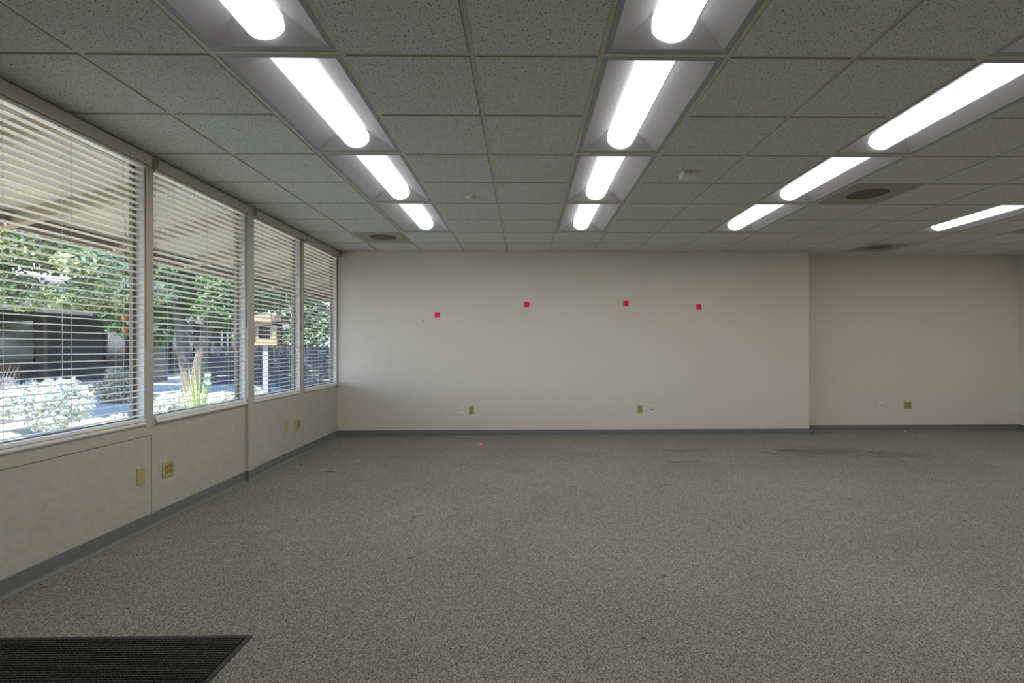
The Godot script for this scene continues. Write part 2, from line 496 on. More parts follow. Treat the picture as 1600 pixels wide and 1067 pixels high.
func ceiling() -> void:
	var cl := struct("ceiling", "suspended ceiling of pale fissured tiles in a metal grid", "ceiling")
	var st := S()
	bx(st, XL - 0.085, XR + 0.1, CEIL + 0.22, CEIL + 0.32, -ZBACK + 0.1, -ZREC - 0.12)
	obj("deck", st, M.slab, cl)
	var taken := {}
	for fx in FIXTURES:
		taken[Vector2i(fx[0], fx[1])] = 1
		taken[Vector2i(fx[0], fx[1] + 1)] = 2
	for v in VENTS:
		taken[Vector2i(v[0], v[1])] = 3
	for i in range(-4, 13):
		for j in range(-7, 9):
			var x0 := maxf(gxi(i), XL)
			var x1 := minf(gxi(i + 1), XR)
			var z0 := maxf(gzj(j), ZBACK)
			var zend := ZFAR if gxi(i + 0.5) < XSTEP else ZREC
			var z1 := minf(gzj(j + 1), zend)
			if x1 - x0 < 0.05 or z1 - z0 < 0.05 or taken.has(Vector2i(i, j)): continue
			ceiling_tile(cl, x0, x1, z0, z1)
			if x0 < XSTEP and x1 > XSTEP and j >= 7:
				pass
	# strip of tile over the step where a module is cut by the wall
	if true:
		var i := int(floor((XSTEP - GX) / T))
		if gxi(i + 0.5) < XSTEP:
			ceiling_tile(cl, XSTEP, gxi(i + 1), ZFAR, minf(gzj(8), ZREC))
			ceiling_tile(cl, XSTEP, gxi(i + 1), gzj(8), ZREC)
	# tees: runners along the room, cross tees between them (none inside a light)
	for i in range(-3, 13):
		st = S()
		tee(st, gxi(i), ZBACK, gxi(i), ZFAR if gxi(i) < XSTEP else ZREC)
		obj("grid_runner", st, M.tee, cl)
	for j in range(-6, 9):
		var z := gzj(j)
		for i in range(-4, 13):
			if taken.get(Vector2i(i, j), 0) == 2: continue
			var x0 := maxf(gxi(i), XL)
			var x1 := minf(gxi(i + 1), XR)
			if z > ZFAR:
				if x1 < XSTEP: continue
				x0 = maxf(x0, XSTEP)
			st = S()
			tee(st, x0, z, x1, z)
			obj("cross_tee", st, M.tee, cl)
	# wall angle
	st = S()
	bx(st, XL, XSTEP, CEIL, CEIL + 0.02, -ZFAR + 0.016, -ZFAR)
	bx(st, XSTEP, XR, CEIL, CEIL + 0.02, -ZREC + 0.016, -ZREC)
	bx(st, XSTEP, XSTEP + 0.016, CEIL, CEIL + 0.02, -ZFAR, -ZREC)
	bx(st, XR - 0.016, XR, CEIL, CEIL + 0.02, -ZBACK, -ZREC)
	bx(st, XL, XL + 0.016, CEIL, CEIL + 0.02, -ZBACK, -ZFAR)
	obj("wall_angle", st, M.tee, cl)
	for fx in FIXTURES: light_fixture(fx[0], fx[1])
	var vl := ["perforated ceiling air grille beside the window blinds", "perforated ceiling air grille beside a lit troffer, with dark round duct", "perforated ceiling air grille against the recessed wall stretch", "perforated ceiling air grille beyond the lone troffer"]
	for k in VENTS.size(): vent(VENTS[k][0], VENTS[k][1], vl[k])

func tee(st: SurfaceTool, xa: float, za: float, xb: float, zb: float) -> void:
	var w := 0.0125
	if xa == xb:
		bx(st, xa - w, xa + w, CEIL, CEIL + 0.004, -za, -zb)
		bx(st, xa - 0.0015, xa + 0.0015, CEIL + 0.004, CEIL + 0.04, -za, -zb)
	else:
		bx(st, xa + w, xb - w, CEIL + 0.0004, CEIL + 0.004, -za - w, -za + w)
		bx(st, xa, xb, CEIL + 0.004, CEIL + 0.038, -za - 0.0015, -za + 0.0015)

func ceiling_tile(parent: Node, x0: float, x1: float, z0: float, z1: float) -> void:
	# tegular edge: the face drops a little below the tees
	var w := x1 - x0
	var d := z1 - z0
	var key := "tile %d %d" % [roundi(w * 1000), roundi(d * 1000)]
	if not mesh_cache.has(key):
		var st := S()
		var g := 0.015
		var a := [Vector3(-w / 2 + g, -0.0065, -d / 2 + g), Vector3(w / 2 - g, -0.0065, -d / 2 + g), Vector3(w / 2 - g, -0.0065, d / 2 - g), Vector3(-w / 2 + g, -0.0065, d / 2 - g)]
		var b := []
		for p in a: b.append(p + Vector3(-signf(p.x) * 0.001, 0.016, -signf(p.z) * 0.001))
		var uv := []
		for p in a: uv.append(Vector2((p.x + w / 2) / T, (p.z + d / 2) / T))
		tri(st, a[0], a[1], a[2], Vector3.DOWN, uv[0], uv[1], uv[2])
		tri(st, a[0], a[2], a[3], Vector3.DOWN, uv[0], uv[2], uv[3])
		var clean := Vector2(0.0015, 0.0015)
		for k in 4:
			var n: Vector3 = ((a[k] + a[(k + 1) % 4]) / 2 + Vector3(0, 0.008, 0)).normalized()
			tri(st, a[k], a[(k + 1) % 4], b[(k + 1) % 4], n, clean, clean, clean)
			tri(st, a[k], b[(k + 1) % 4], b[k], n, clean, clean, clean)
		var e := 0.006
		bx(st, -w / 2 + e, w / 2 - e, 0.0075, 0.02, -d / 2 + e, d / 2 - e)
		mesh_cache[key] = st.commit()
	var o := put("ceiling_tile", mesh_cache[key], M.tile, parent, Vector3((x0 + x1) / 2, CEIL, -(z0 + z1) / 2))
	if absf(w - d) < 0.002: o.rotation.y = (rng.randi() % 4) * PI / 2
	elif rng.randf() < 0.5: o.rotation.y = PI

func fixture_meshes() -> void:
	# origin at the centre of the opening, level with the tees; long way along z
	var W := T - 0.028
	var L := 2 * T - 0.028
	var ow := 0.262       # half opening
	var ol := L / 2 - 0.032
	var iw := 0.115       # half width at the top of the pan
	var il := ol - 0.10
	var top := 0.085
	var st := S()
	for s in [-1, 1]:
		bx(st, s * ow, s * W / 2, 0.002, 0.012, -L / 2, L / 2)
		bx(st, -ow, ow, 0.002, 0.012, s * ol, s * L / 2)
		bx(st, s * W / 2, s * (W / 2 - 0.002), 0.012, 0.11, -L / 2, L / 2)
	bx(st, -W / 2, W / 2, 0.11, 0.113, -L / 2, L / 2)
	mesh_cache.fx_frame = st.commit()
	st = S()
	# one side reflector, gently concave
	var n := 8
	for k in n:
		var p := []
		for q in [k, k + 1]:
			var t := float(q) / n
			p.append([lerpf(ow, iw, t), 0.002 + (top - 0.002) * t, lerpf(ol, il, t)])
		var A := Vector3(p[0][0], p[0][1], -p[0][2])
		var B := Vector3(p[0][0], p[0][1], p[0][2])
		var C := Vector3(p[1][0], p[1][1], p[1][2])
		var D := Vector3(p[1][0], p[1][1], -p[1][2])
		quad(st, A, B, C, D, Vector3(-(p[1][1] - p[0][1]), -(p[0][0] - p[1][0]), 0).normalized())
	mesh_cache.fx_side = st.commit()
	st = S()
	for k in n:
		var p := []
		for q in [k, k + 1]:
			var t := float(q) / n
			p.append([lerpf(ow, iw, t), 0.002 + (top - 0.002) * t, lerpf(ol, il, t)])
		quad(st, Vector3(-p[0][0], p[0][1], p[0][2]), Vector3(p[0][0], p[0][1], p[0][2]), Vector3(p[1][0], p[1][1], p[1][2]), Vector3(-p[1][0], p[1][1], p[1][2]), Vector3(0, -(p[0][2] - p[1][2]), -(p[1][1] - p[0][1])).normalized())
	mesh_cache.fx_end = st.commit()
	# lens: half round basket with closed ends
	st = S()
	var lw := 0.098
	var ll := ol - 0.055
	var m := 20
	for k in m:
		var a := PI * k / m
		var b := PI * (k + 1) / m
		var pa := Vector3(cos(a) * lw, top - sin(a) * 0.088, 0)
		var pb := Vector3(cos(b) * lw, top - sin(b) * 0.088, 0)
		var na := Vector3(cos(a), -sin(a), 0)
		var nb := Vector3(cos(b), -sin(b), 0)
		var A := pa + Vector3(0, 0, -ll)
		var B := pa + Vector3(0, 0, ll)
		var C := pb + Vector3(0, 0, ll)
		var D := pb + Vector3(0, 0, -ll)
		for t in [[A, na, B, na, C, nb], [A, na, C, nb, D, nb]]:
			var flip: bool = (t[2] - t[0]).cross(t[4] - t[0]).dot(na) > 0.0
			for e in ([0, 2, 1] if flip else [0, 1, 2]):
				st.set_normal(t[e * 2 + 1]); st.set_uv(Vector2.ZERO); st.add_vertex(t[e * 2])
		tri(st, Vector3(0, top, ll), B, C, Vector3(0, 0, 1))
		tri(st, Vector3(0, top, -ll), A, D, Vector3(0, 0, -1))
	mesh_cache.fx_lens = st.commit()

func light_fixture(i: int, j: int) -> void:
	if not mesh_cache.has("fx_lens"): fixture_meshes()
	var row: String = {-2: "in the row along the windows", 1: "in the row between the two ceiling sensors", 4: "in the row beside box detector and air grille", 8: "past the three rows", 9: "between the outer row and side wall", 11: "along the plain side wall"}[i]
	var place: String = {1: "off the ends of the rows", -1: "midway down the room", -4: "added fifth from far wall", -2: "fourth from far wall", 0: "third from far wall", 2: "second from far wall", 4: "closest to far wall"}[j]
	var t := thing("ceiling_light", "lit troffer %s, %s" % [row, place], "ceiling light", Vector3(gxi(i + 0.5), CEIL, -gzj(j + 1)), "recessed ceiling troffers")
	put("frame", mesh_cache.fx_frame, M.frame, t)
	put("reflector", mesh_cache.fx_side, M.pan, t)
	var o := put("reflector", mesh_cache.fx_side, M.pan, t)
	o.rotation.y = PI
	put("end_plate", mesh_cache.fx_end, M.pan, t)
	o = put("end_plate", mesh_cache.fx_end, M.pan, t)
	o.rotation.y = PI
	put("light_lens", mesh_cache.fx_lens, M.lens, t)
	var l := AreaLight3D.new()
	l.name = "lamp"
	l.area_size = Vector2(0.17, 1.0)
	l.light_energy = 0.63
	l.light_color = Color(1.0, 0.99, 0.965)
	l.area_range = 20.0
	l.shadow_enabled = true
	l.position = Vector3(0, -0.006, 0)
	l.rotation.x = -PI / 2
	t.add_child(l)

func vent(i: int, j: int, label: String) -> void:
	var t := thing("air_vent", label, "air vent", Vector3(gxi(i + 0.5), CEIL, -gzj(j + 0.5)), "ceiling air grilles")
	var h := T / 2 - 0.014
	var st := S()
	for s in [-1, 1]:
		bx(st, s * (h - 0.02), s * h, -0.002, 0.008, -h, h)
		bx(st, -h + 0.02, h - 0.02, -0.002, 0.008, s * (h - 0.02), s * h)
	obj("rim", st, M.grille, t)
	# face plate with a round opening
	st = S()
	var m := 40
	var hi := h - 0.02
	for k in m:
		var a := TAU * k / m
		var b := TAU * (k + 1) / m
		var da := Vector3(cos(a), 0, sin(a))
		var db := Vector3(cos(b), 0, sin(b))
		var ea := da * (hi / maxf(absf(da.x), absf(da.z)))
		var eb := db * (hi / maxf(absf(db.x), absf(db.z)))
		quad(st, da * 0.165, db * 0.165, eb, ea, Vector3.DOWN)
		quad(st, da * 0.165, db * 0.165, db * 0.165 + Vector3(0, 0.006, 0), da * 0.165 + Vector3(0, 0.006, 0), -da)
	obj("face_plate", st, M.grille, t)
	# perforated round insert over the duct
	st = S()
	var n := 30
	var p := 0.33 / n
	for k in n:
		var a := -0.165 + (k + 0.5) * p
		var half := sqrt(maxf(0.0, 0.165 * 0.165 - a * a))
		bx(st, -half, half, 0.006, 0.0075, a - p * 0.27, a + p * 0.27)
		bx(st, a - p * 0.22, a + p * 0.22, 0.0062, 0.0073, -half, half)
	obj("perforated_insert", st, M.insert, t)
	st = S()
	for s in [-1, 1]:
		bx(st, s * h, s * (h - 0.002), 0.008, 0.035, -h, h)
		bx(st, -h, h, 0.008, 0.035, s * h, s * (h - 0.002))
	# back pan with a round hole: a ring of quads
	for k in m:
		var a := TAU * k / m
		var b := TAU * (k + 1) / m
		var da := Vector3(cos(a), 0, sin(a))
		var db := Vector3(cos(b), 0, sin(b))
		var ea := da * (h / maxf(absf(da.x), absf(da.z)))
		var eb := db * (h / maxf(absf(db.x), absf(db.z)))
		var up := Vector3(0, 0.034, 0)
		quad(st, da * 0.15 + up, db * 0.15 + up, eb + up, ea + up, Vector3.DOWN)
	obj("back_pan", st, M.grille, t)
	st = S()
	for k in m:
		var a := TAU * k / m
		var b := TAU * (k + 1) / m
		var da := Vector3(cos(a), 0, sin(a)) * 0.15
		var db := Vector3(cos(b), 0, sin(b)) * 0.15
		quad(st, da + Vector3(0, 0.034, 0), db + Vector3(0, 0.034, 0), db + Vector3(0, 0.2, 0), da + Vector3(0, 0.2, 0), -(da + db).normalized())
		tri(st, Vector3(0, 0.2, 0), da + Vector3(0, 0.2, 0), db + Vector3(0, 0.2, 0), Vector3.DOWN)
	obj("duct_collar", st, M.duct, t)

# ------------------------------------------------------------------ windows and blinds
# start, end (distance), slat tilt, cord stations as shares, labels
const WINDOWS := [[2.40, 3.574, 0.0], [3.653, 4.843, 0.115], [4.95, 6.011, 0.075], [6.115, 7.17, 0.06]]

func window(k: int) -> void:
	var z0: float = WINDOWS[k][0]
	var z1: float = WINDOWS[k][1]
	var where: String = ["fixed window beside the access board seam, ornamental shrubs outside", "fixed window before the pilaster with tall grass outside", "fixed window after the pilaster with beige sign outside", "fixed window in the corner beside the far wall"][k]
	var w := struct("window_%d" % (k + 1), where, "window")
	var xo := XL - 0.055     # room face of the metal frame
	var st := S()
	# painted reveal: head, jambs
	bx(st, XL - 0.083, XL, HEAD - 0.01, HEAD, -z0, -z1)
	bx(st, XL - 0.083, XL, SILL - 0.03, HEAD - 0.01, -z0, -z0 - 0.006)
	bx(st, XL - 0.083, XL, SILL - 0.03, HEAD - 0.01, -z1 + 0.006, -z1)
	obj("jamb", st, M.jamb, w)
	st = S()
	# stool: board with a rounded nose
	var nose := 0.016 if k == 1 else 0.006
	bx(st, XL - 0.083, XL + nose - 0.006, SILL - 0.03, SILL, -z0 - 0.006, -z1 + 0.006)
	for q in 6:
		var a := -PI / 2 + PI * q / 6
		var b := -PI / 2 + PI * (q + 1) / 6
		var pa := Vector3(XL + nose - 0.006 + cos(a) * 0.015, SILL - 0.015 + sin(a) * 0.015, 0)
		var pb := Vector3(XL + nose - 0.006 + cos(b) * 0.015, SILL - 0.015 + sin(b) * 0.015, 0)
		quad(st, pa + Vector3(0, 0, -z0 - 0.006), pb + Vector3(0, 0, -z0 - 0.006), pb + Vector3(0, 0, -z1 + 0.006), pa + Vector3(0, 0, -z1 + 0.006), Vector3(cos((a + b) / 2), sin((a + b) / 2), 0))
	obj("window_sill", st, M.jamb, w)
	# metal frame
	var fw := 0.026
	for e in [[z0 + 0.009, z0 + 0.009 + fw, SILL, HEAD - 0.01], [z1 - 0.009 - fw, z1 - 0.009, SILL, HEAD - 0.01], [z0 + 0.009 + fw, z1 - 0.009 - fw, SILL, SILL + 0.024], [z0 + 0.009 + fw, z1 - 0.009 - fw, HEAD - 0.045, HEAD - 0.01]]:
		st = S()
		bx(st, xo - 0.024, xo, e[2], e[3], -e[0], -e[1])
		obj("frame_member", st, M.aluminium, w)
	st = S()
	bx(st, xo - 0.02, xo - 0.003, SILL, HEAD - 0.01, -z0 - 0.006, -z0 - 0.009)
	bx(st, xo - 0.02, xo - 0.003, SILL, HEAD - 0.01, -z1 + 0.009, -z1 + 0.006)
	obj("gasket", st, M.gasket, w)
	st = S()
	quad(st, Vector3(xo - 0.012, SILL + 0.024, -z0 - 0.035), Vector3(xo - 0.012, SILL + 0.024, -z1 + 0.035), Vector3(xo - 0.012, HEAD - 0.045, -z1 + 0.035), Vector3(xo - 0.012, HEAD - 0.045, -z0 - 0.035), Vector3.RIGHT)
	obj("pane", st, M.glass, w)

func blind(k: int) -> void:
	var z0: float = WINDOWS[k][0] + 0.012
	var z1: float = WINDOWS[k][1] - 0.012
	var tilt: float = WINDOWS[k][2]
	var label: String = ["white slatted blind with amber wand, slats level, over shrub-view window", "white slatted blind with slightly tilted slats, ending at the pilaster", "white slatted blind right after the pilaster, sign visible behind", "white slatted blind in the corner by the far wall"][k]
	var len := z1 - z0
	var t := thing("venetian_blind", label, "window blind", Vector3(XL - 0.012, SILL, -(z0 + z1) / 2), "white window blinds")
	# valance: board clipped in front of the head rail; reaches past the opening
	var va: float = [2.36, 3.640, 4.955, 6.10][k]
	var vb: float = [3.575, 4.838, 6.070, 7.192][k]
	var zc := (z0 + z1) / 2
	var st := S()
	var fx := XL + 0.05 - (XL - 0.012)
	bx(st, fx - 0.008, fx, 2.562 - SILL, 2.630 - SILL, zc - va, zc - vb)
	bx(st, fx, fx + 0.002, 2.570 - SILL, 2.622 - SILL, zc - va - 0.002, zc - vb + 0.002)
	for e in [va, vb - 0.008]:
		bx(st, 0.014, fx - 0.008, 2.562 - SILL, 2.630 - SILL, zc - e, zc - e - 0.008)
	obj("valance", st, M.valance, t)
	st = S()
	bx(st, -0.026, 0.026, 2.545 - SILL, 2.588 - SILL, -len / 2, len / 2)
	obj("head_rail", st, M.slat, t)
	# slats
	var n := 4
	st = S()
	var up := []
	for q in n + 1:
		var u := -0.025 + 0.05 * q / n
		up.append(Vector2(u, 0.0035 * (1.0 - pow(u / 0.025, 2))))
	for q in n:
		var a: Vector2 = up[q]
		var b: Vector2 = up[q + 1]
		var nn := Vector2(-(b.y - a.y), b.x - a.x).normalized()
		for s in [0.0, -0.0028]:
			var N := Vector3(nn.x, nn.y, 0) * (1.0 if s == 0.0 else -1.0)
			quad(st, Vector3(a.x, a.y + s, -len / 2), Vector3(a.x, a.y + s, len / 2), Vector3(b.x, b.y + s, len / 2), Vector3(b.x, b.y + s, -len / 2), N)
	for e in [0, n]:
		var a: Vector2 = up[e]
		quad(st, Vector3(a.x, a.y, -len / 2), Vector3(a.x, a.y, len / 2), Vector3(a.x, a.y - 0.0028, len / 2), Vector3(a.x, a.y - 0.0028, -len / 2), Vector3(signf(a.x), 0, 0))
	for s in [-1, 1]:
		quad(st, Vector3(up[0].x, up[0].y, s * len / 2), Vector3(0, up[2].y, s * len / 2), Vector3(up[n].x, up[n].y, s * len / 2), Vector3(0, -0.0028, s * len / 2), Vector3(0, 0, s))
	var slat := st.commit()
	var pitch := 0.0433
	var y0 := 0.046
	var count := int((2.538 - SILL - y0) / pitch) + 1
	for q in count:
		var o := put("slat", slat, M.slat, t, Vector3(0, y0 + q * pitch, 0))
		o.rotation.z = tilt + rng.randf_range(-0.012, 0.012)
		o.rotation.x = rng.randf_range(-0.0006, 0.0006)
	st = S()
	bx(st, -0.025, 0.025, 0.004, 0.020, -len / 2, len / 2)
	bx(st, -0.021, 0.021, 0.0015, 0.0225, -len / 2 + 0.001, len / 2 - 0.001)
	obj("bottom_rail", st, M.slat, t)
	# ladder cords: a front and a back string with a rung under each slat
	for c in [0.165, 0.5, 0.835]:
		st = S()
		var z: float = (0.5 - c) * len
		for x in [-0.026, 0.026]:
			bx(st, x - 0.0008, x + 0.0008, 0.02, 2.56 - SILL, z - 0.0008, z + 0.0008)
		for q in count:
			bx(st, -0.026, 0.026, y0 + q * pitch - 0.0045, y0 + q * pitch - 0.0035, z - 0.0005, z + 0.0005)
		obj("ladder_cord", st, M.cord, t)
	# tilt wand at the far end
	st = S()
	var wl: float = [1.22, 1.05, 1.05, 1.0][k]
	tube(st, Vector3(0.036, 2.555 - SILL, -len / 2 + 0.012), Vector3(0.036, 2.52 - SILL, -len / 2 + 0.012), 0.0015, 0.0015, 6)
	tube(st, Vector3(0.036, 2.52 - SILL, -len / 2 + 0.012), Vector3(0.038, 2.52 - SILL - wl, -len / 2 + 0.012), 0.0045, 0.0045, 8)
	obj("tilt_wand", st, M.wand if k == 0 else M.clear_wand, t)

# ------------------------------------------------------------------ small things on walls, ceiling and floor
# builds a wall plate facing +z at its origin; turned for other walls
func wall_plate(label: String, at: Vector3, turn: float, kind: String, called: String) -> void:
	var t := thing(called, label, "wall plate", at, "wall plates")
	t.rotation.y = turn
	var ivory := kind.begins_with("ivory")
	var m: Material = M.ivory if ivory else M.device_white
	var wide: float = 0.116 if kind.ends_with("double") else 0.07
	var st := S()
	plate(st, wide, 0.115, 0.006, 0.0025)
	obj("cover", st, m, t)
	if kind == "ivory outlet" or kind == "ivory double":
		var xs: Array = [0.0] if kind == "ivory outlet" else [-0.023, 0.023]
		for x in xs:
			for y in [-0.0195, 0.0195]:
				st = S()
				plate(st, 0.034, 0.028, 0.0025, 0.001, x, y, 0.006)
				var r := obj("receptacle", st, M.ivory_dark, t)
				st = S()
				bx(st, x - 0.0075, x - 0.0055, y - 0.002, y + 0.007, 0.0084, 0.0090)
				bx(st, x + 0.0055, x + 0.0075, y - 0.002, y + 0.006, 0.0084, 0.0090)
				disc(st, Vector3(x, y - 0.008, 0.0084), 0.0025, 0.0006, 8)
				obj("slot", st, M.black, r)
			st = S()
			disc(st, Vector3(x, 0, 0.006), 0.003, 0.001, 10)
			obj("screw", st, M.ivory_dark, t)
	elif kind == "ivory blank":
		for y in [-0.042, 0.042]:
			st = S()
			disc(st, Vector3(0, y, 0.006), 0.003, 0.001, 10)
			obj("screw", st, M.ivory_dark, t)
	else:
		var xs: Array = [-0.013, 0.013] if kind == "data two" else [0.0]
		for x in xs:
			st = S()
			plate(st, 0.018, 0.024, 0.002, 0.0008, x, -0.004, 0.006)
			var r := obj("jack", st, M.device_white, t)
			st = S()
			bx(st, x - 0.0065, x + 0.0065, -0.013, 0.001, 0.0078, 0.0084)
			bx(st, x - 0.0035, x + 0.0035, 0.001, 0.005, 0.0078, 0.0084)
			obj("port", st, M.black, r)
			st = S()
			bx(st, x - 0.006, x + 0.006, 0.014, 0.019, 0.006, 0.0066)
			obj("marker_strip", st, M.rubber, t)
		for y in [-0.048, 0.048]:
			st = S()
			disc(st, Vector3(0, y, 0.006), 0.003, 0.001, 10)
			obj("screw", st, M.device_white, t)

func small_things() -> void:
	# wall plates: far wall
	var zf := -ZFAR + 0.0003
	wall_plate("white data plate with one black port, beside ivory outlet under first pink note", Vector3(-0.902, 0.386, zf), 0, "data one", "data_plate")
	wall_plate("ivory duplex outlet next to the one-port white data plate", Vector3(-0.765, 0.386, zf), 0, "ivory outlet", "power_outlet")
	wall_plate("ivory duplex outlet next to the two-port white data plate", Vector3(1.651, 0.391, zf), 0, "ivory outlet", "power_outlet")
	wall_plate("white data plate with two black ports side by side", Vector3(1.826, 0.39, zf), 0, "data two", "data_plate")
	wall_plate("white data plate with one port on the recessed wall", Vector3(5.347, 0.399, -ZREC + 0.0003), 0, "data one", "data_plate")
	wall_plate("ivory double outlet on the recessed wall", Vector3(5.767, 0.397, -ZREC + 0.0003), 0, "ivory double", "power_outlet")
	# window wall
	wall_plate("blank ivory cover plate on the board framed by the seams", Vector3(XL + 0.0003, 0.39, -3.535), PI / 2, "ivory blank", "cover_plate")
	wall_plate("ivory double outlet between the vertical board seam and the pilaster", Vector3(XL + 0.0003, 0.378, -3.80), PI / 2, "ivory double", "power_outlet")
	wall_plate("blank ivory cover plate under the window after the pilaster", Vector3(XL + 0.0003, 0.41, -5.67), PI / 2, "ivory blank", "cover_plate")
	wall_plate("ivory double outlet under the window after the pilaster", Vector3(XL + 0.0003, 0.385, -5.955), PI / 2, "ivory double", "power_outlet")

	# sticky notes, lower edge lifting a little
	var nl := ["small square pink sticky note nearest the windows, hung lowest", "small square pink sticky note second from the windows", "small square pink sticky note third from the windows", "small square pink sticky note nearest the wall step"]
	var np := [Vector2(-1.249, 1.742), Vector2(0.028, 1.893), Vector2(1.451, 1.907), Vector2(2.503, 1.858)]
	var tl := [0.03, -0.01, 0.0, 0.005]
	for k in 4:
		var st := S()
		var rows := 6
		for q in rows:
			var a := 0.038 - 0.076 * q / rows
			var b := 0.038 - 0.076 * (q + 1) / rows
			var za := 0.0006 + 0.006 * pow(float(q) / rows, 2.5)
			var zb := 0.0006 + 0.006 * pow(float(q + 1) / rows, 2.5)
			quad(st, Vector3(-0.038, a, za), Vector3(0.038, a, za), Vector3(0.038, b, zb), Vector3(-0.038, b, zb), Vector3(0, 0, 1))
			quad(st, Vector3(-0.038, a, za - 0.0004), Vector3(0.038, a, za - 0.0004), Vector3(0.038, b, zb - 0.0004), Vector3(-0.038, b, zb - 0.0004), Vector3(0, 0, -1))
		var o := obj("sticky_note", st, M.pink, null, Vector3(np[k].x, np[k].y, -ZFAR))
		o.rotation.z = tl[k]
		tag(o, nl[k], "sticky note", "pink sticky notes on the far wall")
	# two screws left in the wall
	for e in [[Vector2(-1.448, 1.666), "small dark screw in the wall beside the lowest pink note"], [Vector2(2.591, 1.773), "small dark screw in the wall beside the note by the step"]]:
		var t := thing("wall_screw", e[1], "screw", Vector3(e[0].x, e[0].y, -ZFAR), "screws left in the far wall")
		var st := S()
		tube(st, Vector3(0, 0, -0.004), Vector3(0, 0.002, 0.016), 0.0025, 0.0025, 8)
		obj("shank", st, M.black, t)
		st = S()
		disc(st, Vector3(0, 0.002, 0.016), 0.0045, 0.003, 10, Vector3(0, 0, 1), 0.003)
		bx(st, -0.003, 0.003, -0.014, 0.002, 0.003, 0.006)
		obj("head", st, M.black, t)

	# ceiling sensors
	var tile_face := CEIL - 0.0065
	var t := thing("occupancy_sensor", "small off-white round ceiling sensor with a hanging lens", "sensor", Vector3(-0.492, tile_face, -4.60))
	var st := S()
	disc(st, Vector3.ZERO, 0.05, 0.006, 28, Vector3.DOWN)
	obj("base", st, M.device_white, t)
	st = S()
	disc(st, Vector3(0, -0.006, 0), 0.047, 0.022, 28, Vector3.DOWN, 0.041)
	obj("body", st, M.device_white, t)
	st = S()
	disc(st, Vector3(0.016, -0.028, 0), 0.022, 0.010, 20, Vector3.DOWN, 0.014)
	obj("lens_dome", st, M.device_white, t)
	t = thing("motion_detector", "white box-shaped ceiling detector beside the middle row of lights", "sensor", Vector3(1.30, tile_face, -3.955))
	st = S()
	bx(st, -0.065, 0.065, -0.004, 0.0, -0.055, 0.055)
	obj("base", st, M.device_white, t)
	st = S()
	var b := [Vector3(-0.065, -0.004, -0.055), Vector3(0.065, -0.004, -0.055), Vector3(0.065, -0.004, 0.055), Vector3(-0.065, -0.004, 0.055)]
	var c := [Vector3(-0.06, -0.042, -0.05), Vector3(0.06, -0.042, -0.05), Vector3(0.06, -0.036, 0.047), Vector3(-0.06, -0.036, 0.047)]
	for k in 4:
		quad(st, b[k], b[(k + 1) % 4], c[(k + 1) % 4], c[k], ((b[k] + b[(k + 1) % 4]) / 2 + Vector3(0, 0.004, 0)).normalized())
	quad(st, c[0], c[1], c[2], c[3], Vector3.DOWN)
	obj("housing", st, M.device_white, t)
	st = S()
	bx(st, -0.008, 0.004, -0.016, -0.008, 0.052, 0.0545)
	obj("indicator", st, M.black, t)
	# round detector high in the window corner
	t = thing("corner_detector", "small round off-white detector high in the corner by the last blind", "sensor", Vector3(-2.585, 2.585, -ZFAR))
	st = S()
	disc(st, Vector3.ZERO, 0.034, 0.012, 24)
	obj("base", st, M.device_white, t)
	st = S()
	var sp := SphereMesh.new()
	sp.radius = 0.029
	sp.height = 0.058
	sp.radial_segments = 20
	sp.rings = 10
	put("dome", sp, M.device_white, t, Vector3(0, 0, 0.014))
	# cord cleat at the end of the last sill
	t = thing("cord_cleat", "tiny black cord cleat at the end of the last sill", "cleat", Vector3(XL + 0.001, 0.742, -7.165))
	st = S()
	bx(st, 0, 0.01, -0.008, 0.008, -0.005, 0.005)
	obj("base", st, M.black, t)
	st = S()
	bx(st, 0.01, 0.016, -0.024, 0.02, -0.004, 0.004)
	obj("horn", st, M.black, t)

	# floor mat
	t = thing("floor_mat", "black ribbed entrance mat with a rubber border on the carpet", "mat", Vector3(-1.90, 0.0, -1.40))
	var hw := 0.69
	var hd := 0.854
	st = S()
	for s in [-1, 1]:
		for e in [[s * (hw - 0.022), s * hw, -hd, hd], [-hw + 0.022, hw - 0.022, s * (hd - 0.022), s * hd]]:
			bx(st, e[0], e[1], 0.0, 0.005, e[2], e[3])
	obj("rubber_border", st, M.rubber, t)
	st = S()
	var nr := 106
	var pr := (2 * hd - 0.044) / nr
	for k in nr:
		var a := -hd + 0.022 + k * pr
		for e in [[0.0, 0.004, 0.28, 0.0115], [0.28, 0.0115, 0.62, 0.0115], [0.62, 0.0115, 0.9, 0.004], [0.9, 0.004, 1.0, 0.004]]:
			quad(st, Vector3(-hw + 0.022, e[1], a + e[0] * pr), Vector3(hw - 0.022, e[1], a + e[0] * pr), Vector3(hw - 0.022, e[3], a + e[2] * pr), Vector3(-hw + 0.022, e[3], a + e[2] * pr), Vector3(0, e[2] - e[0], -(e[3] - e[1]) / pr).normalized())
	var rib := obj("ribbed_pile", st, M.mat_pile, t)

	# scraps on the carpet
	st = S()
	var cr := [Vector3(-0.032, 0.002, 0.008), Vector3(-0.024, 0.03, 0.0), Vector3(-0.008, 0.012, -0.012), Vector3(0.012, 0.016, 0.002), Vector3(0.045, 0.004, 0.016), Vector3(0.03, 0.002, 0.026), Vector3(-0.012, 0.003, 0.022)]
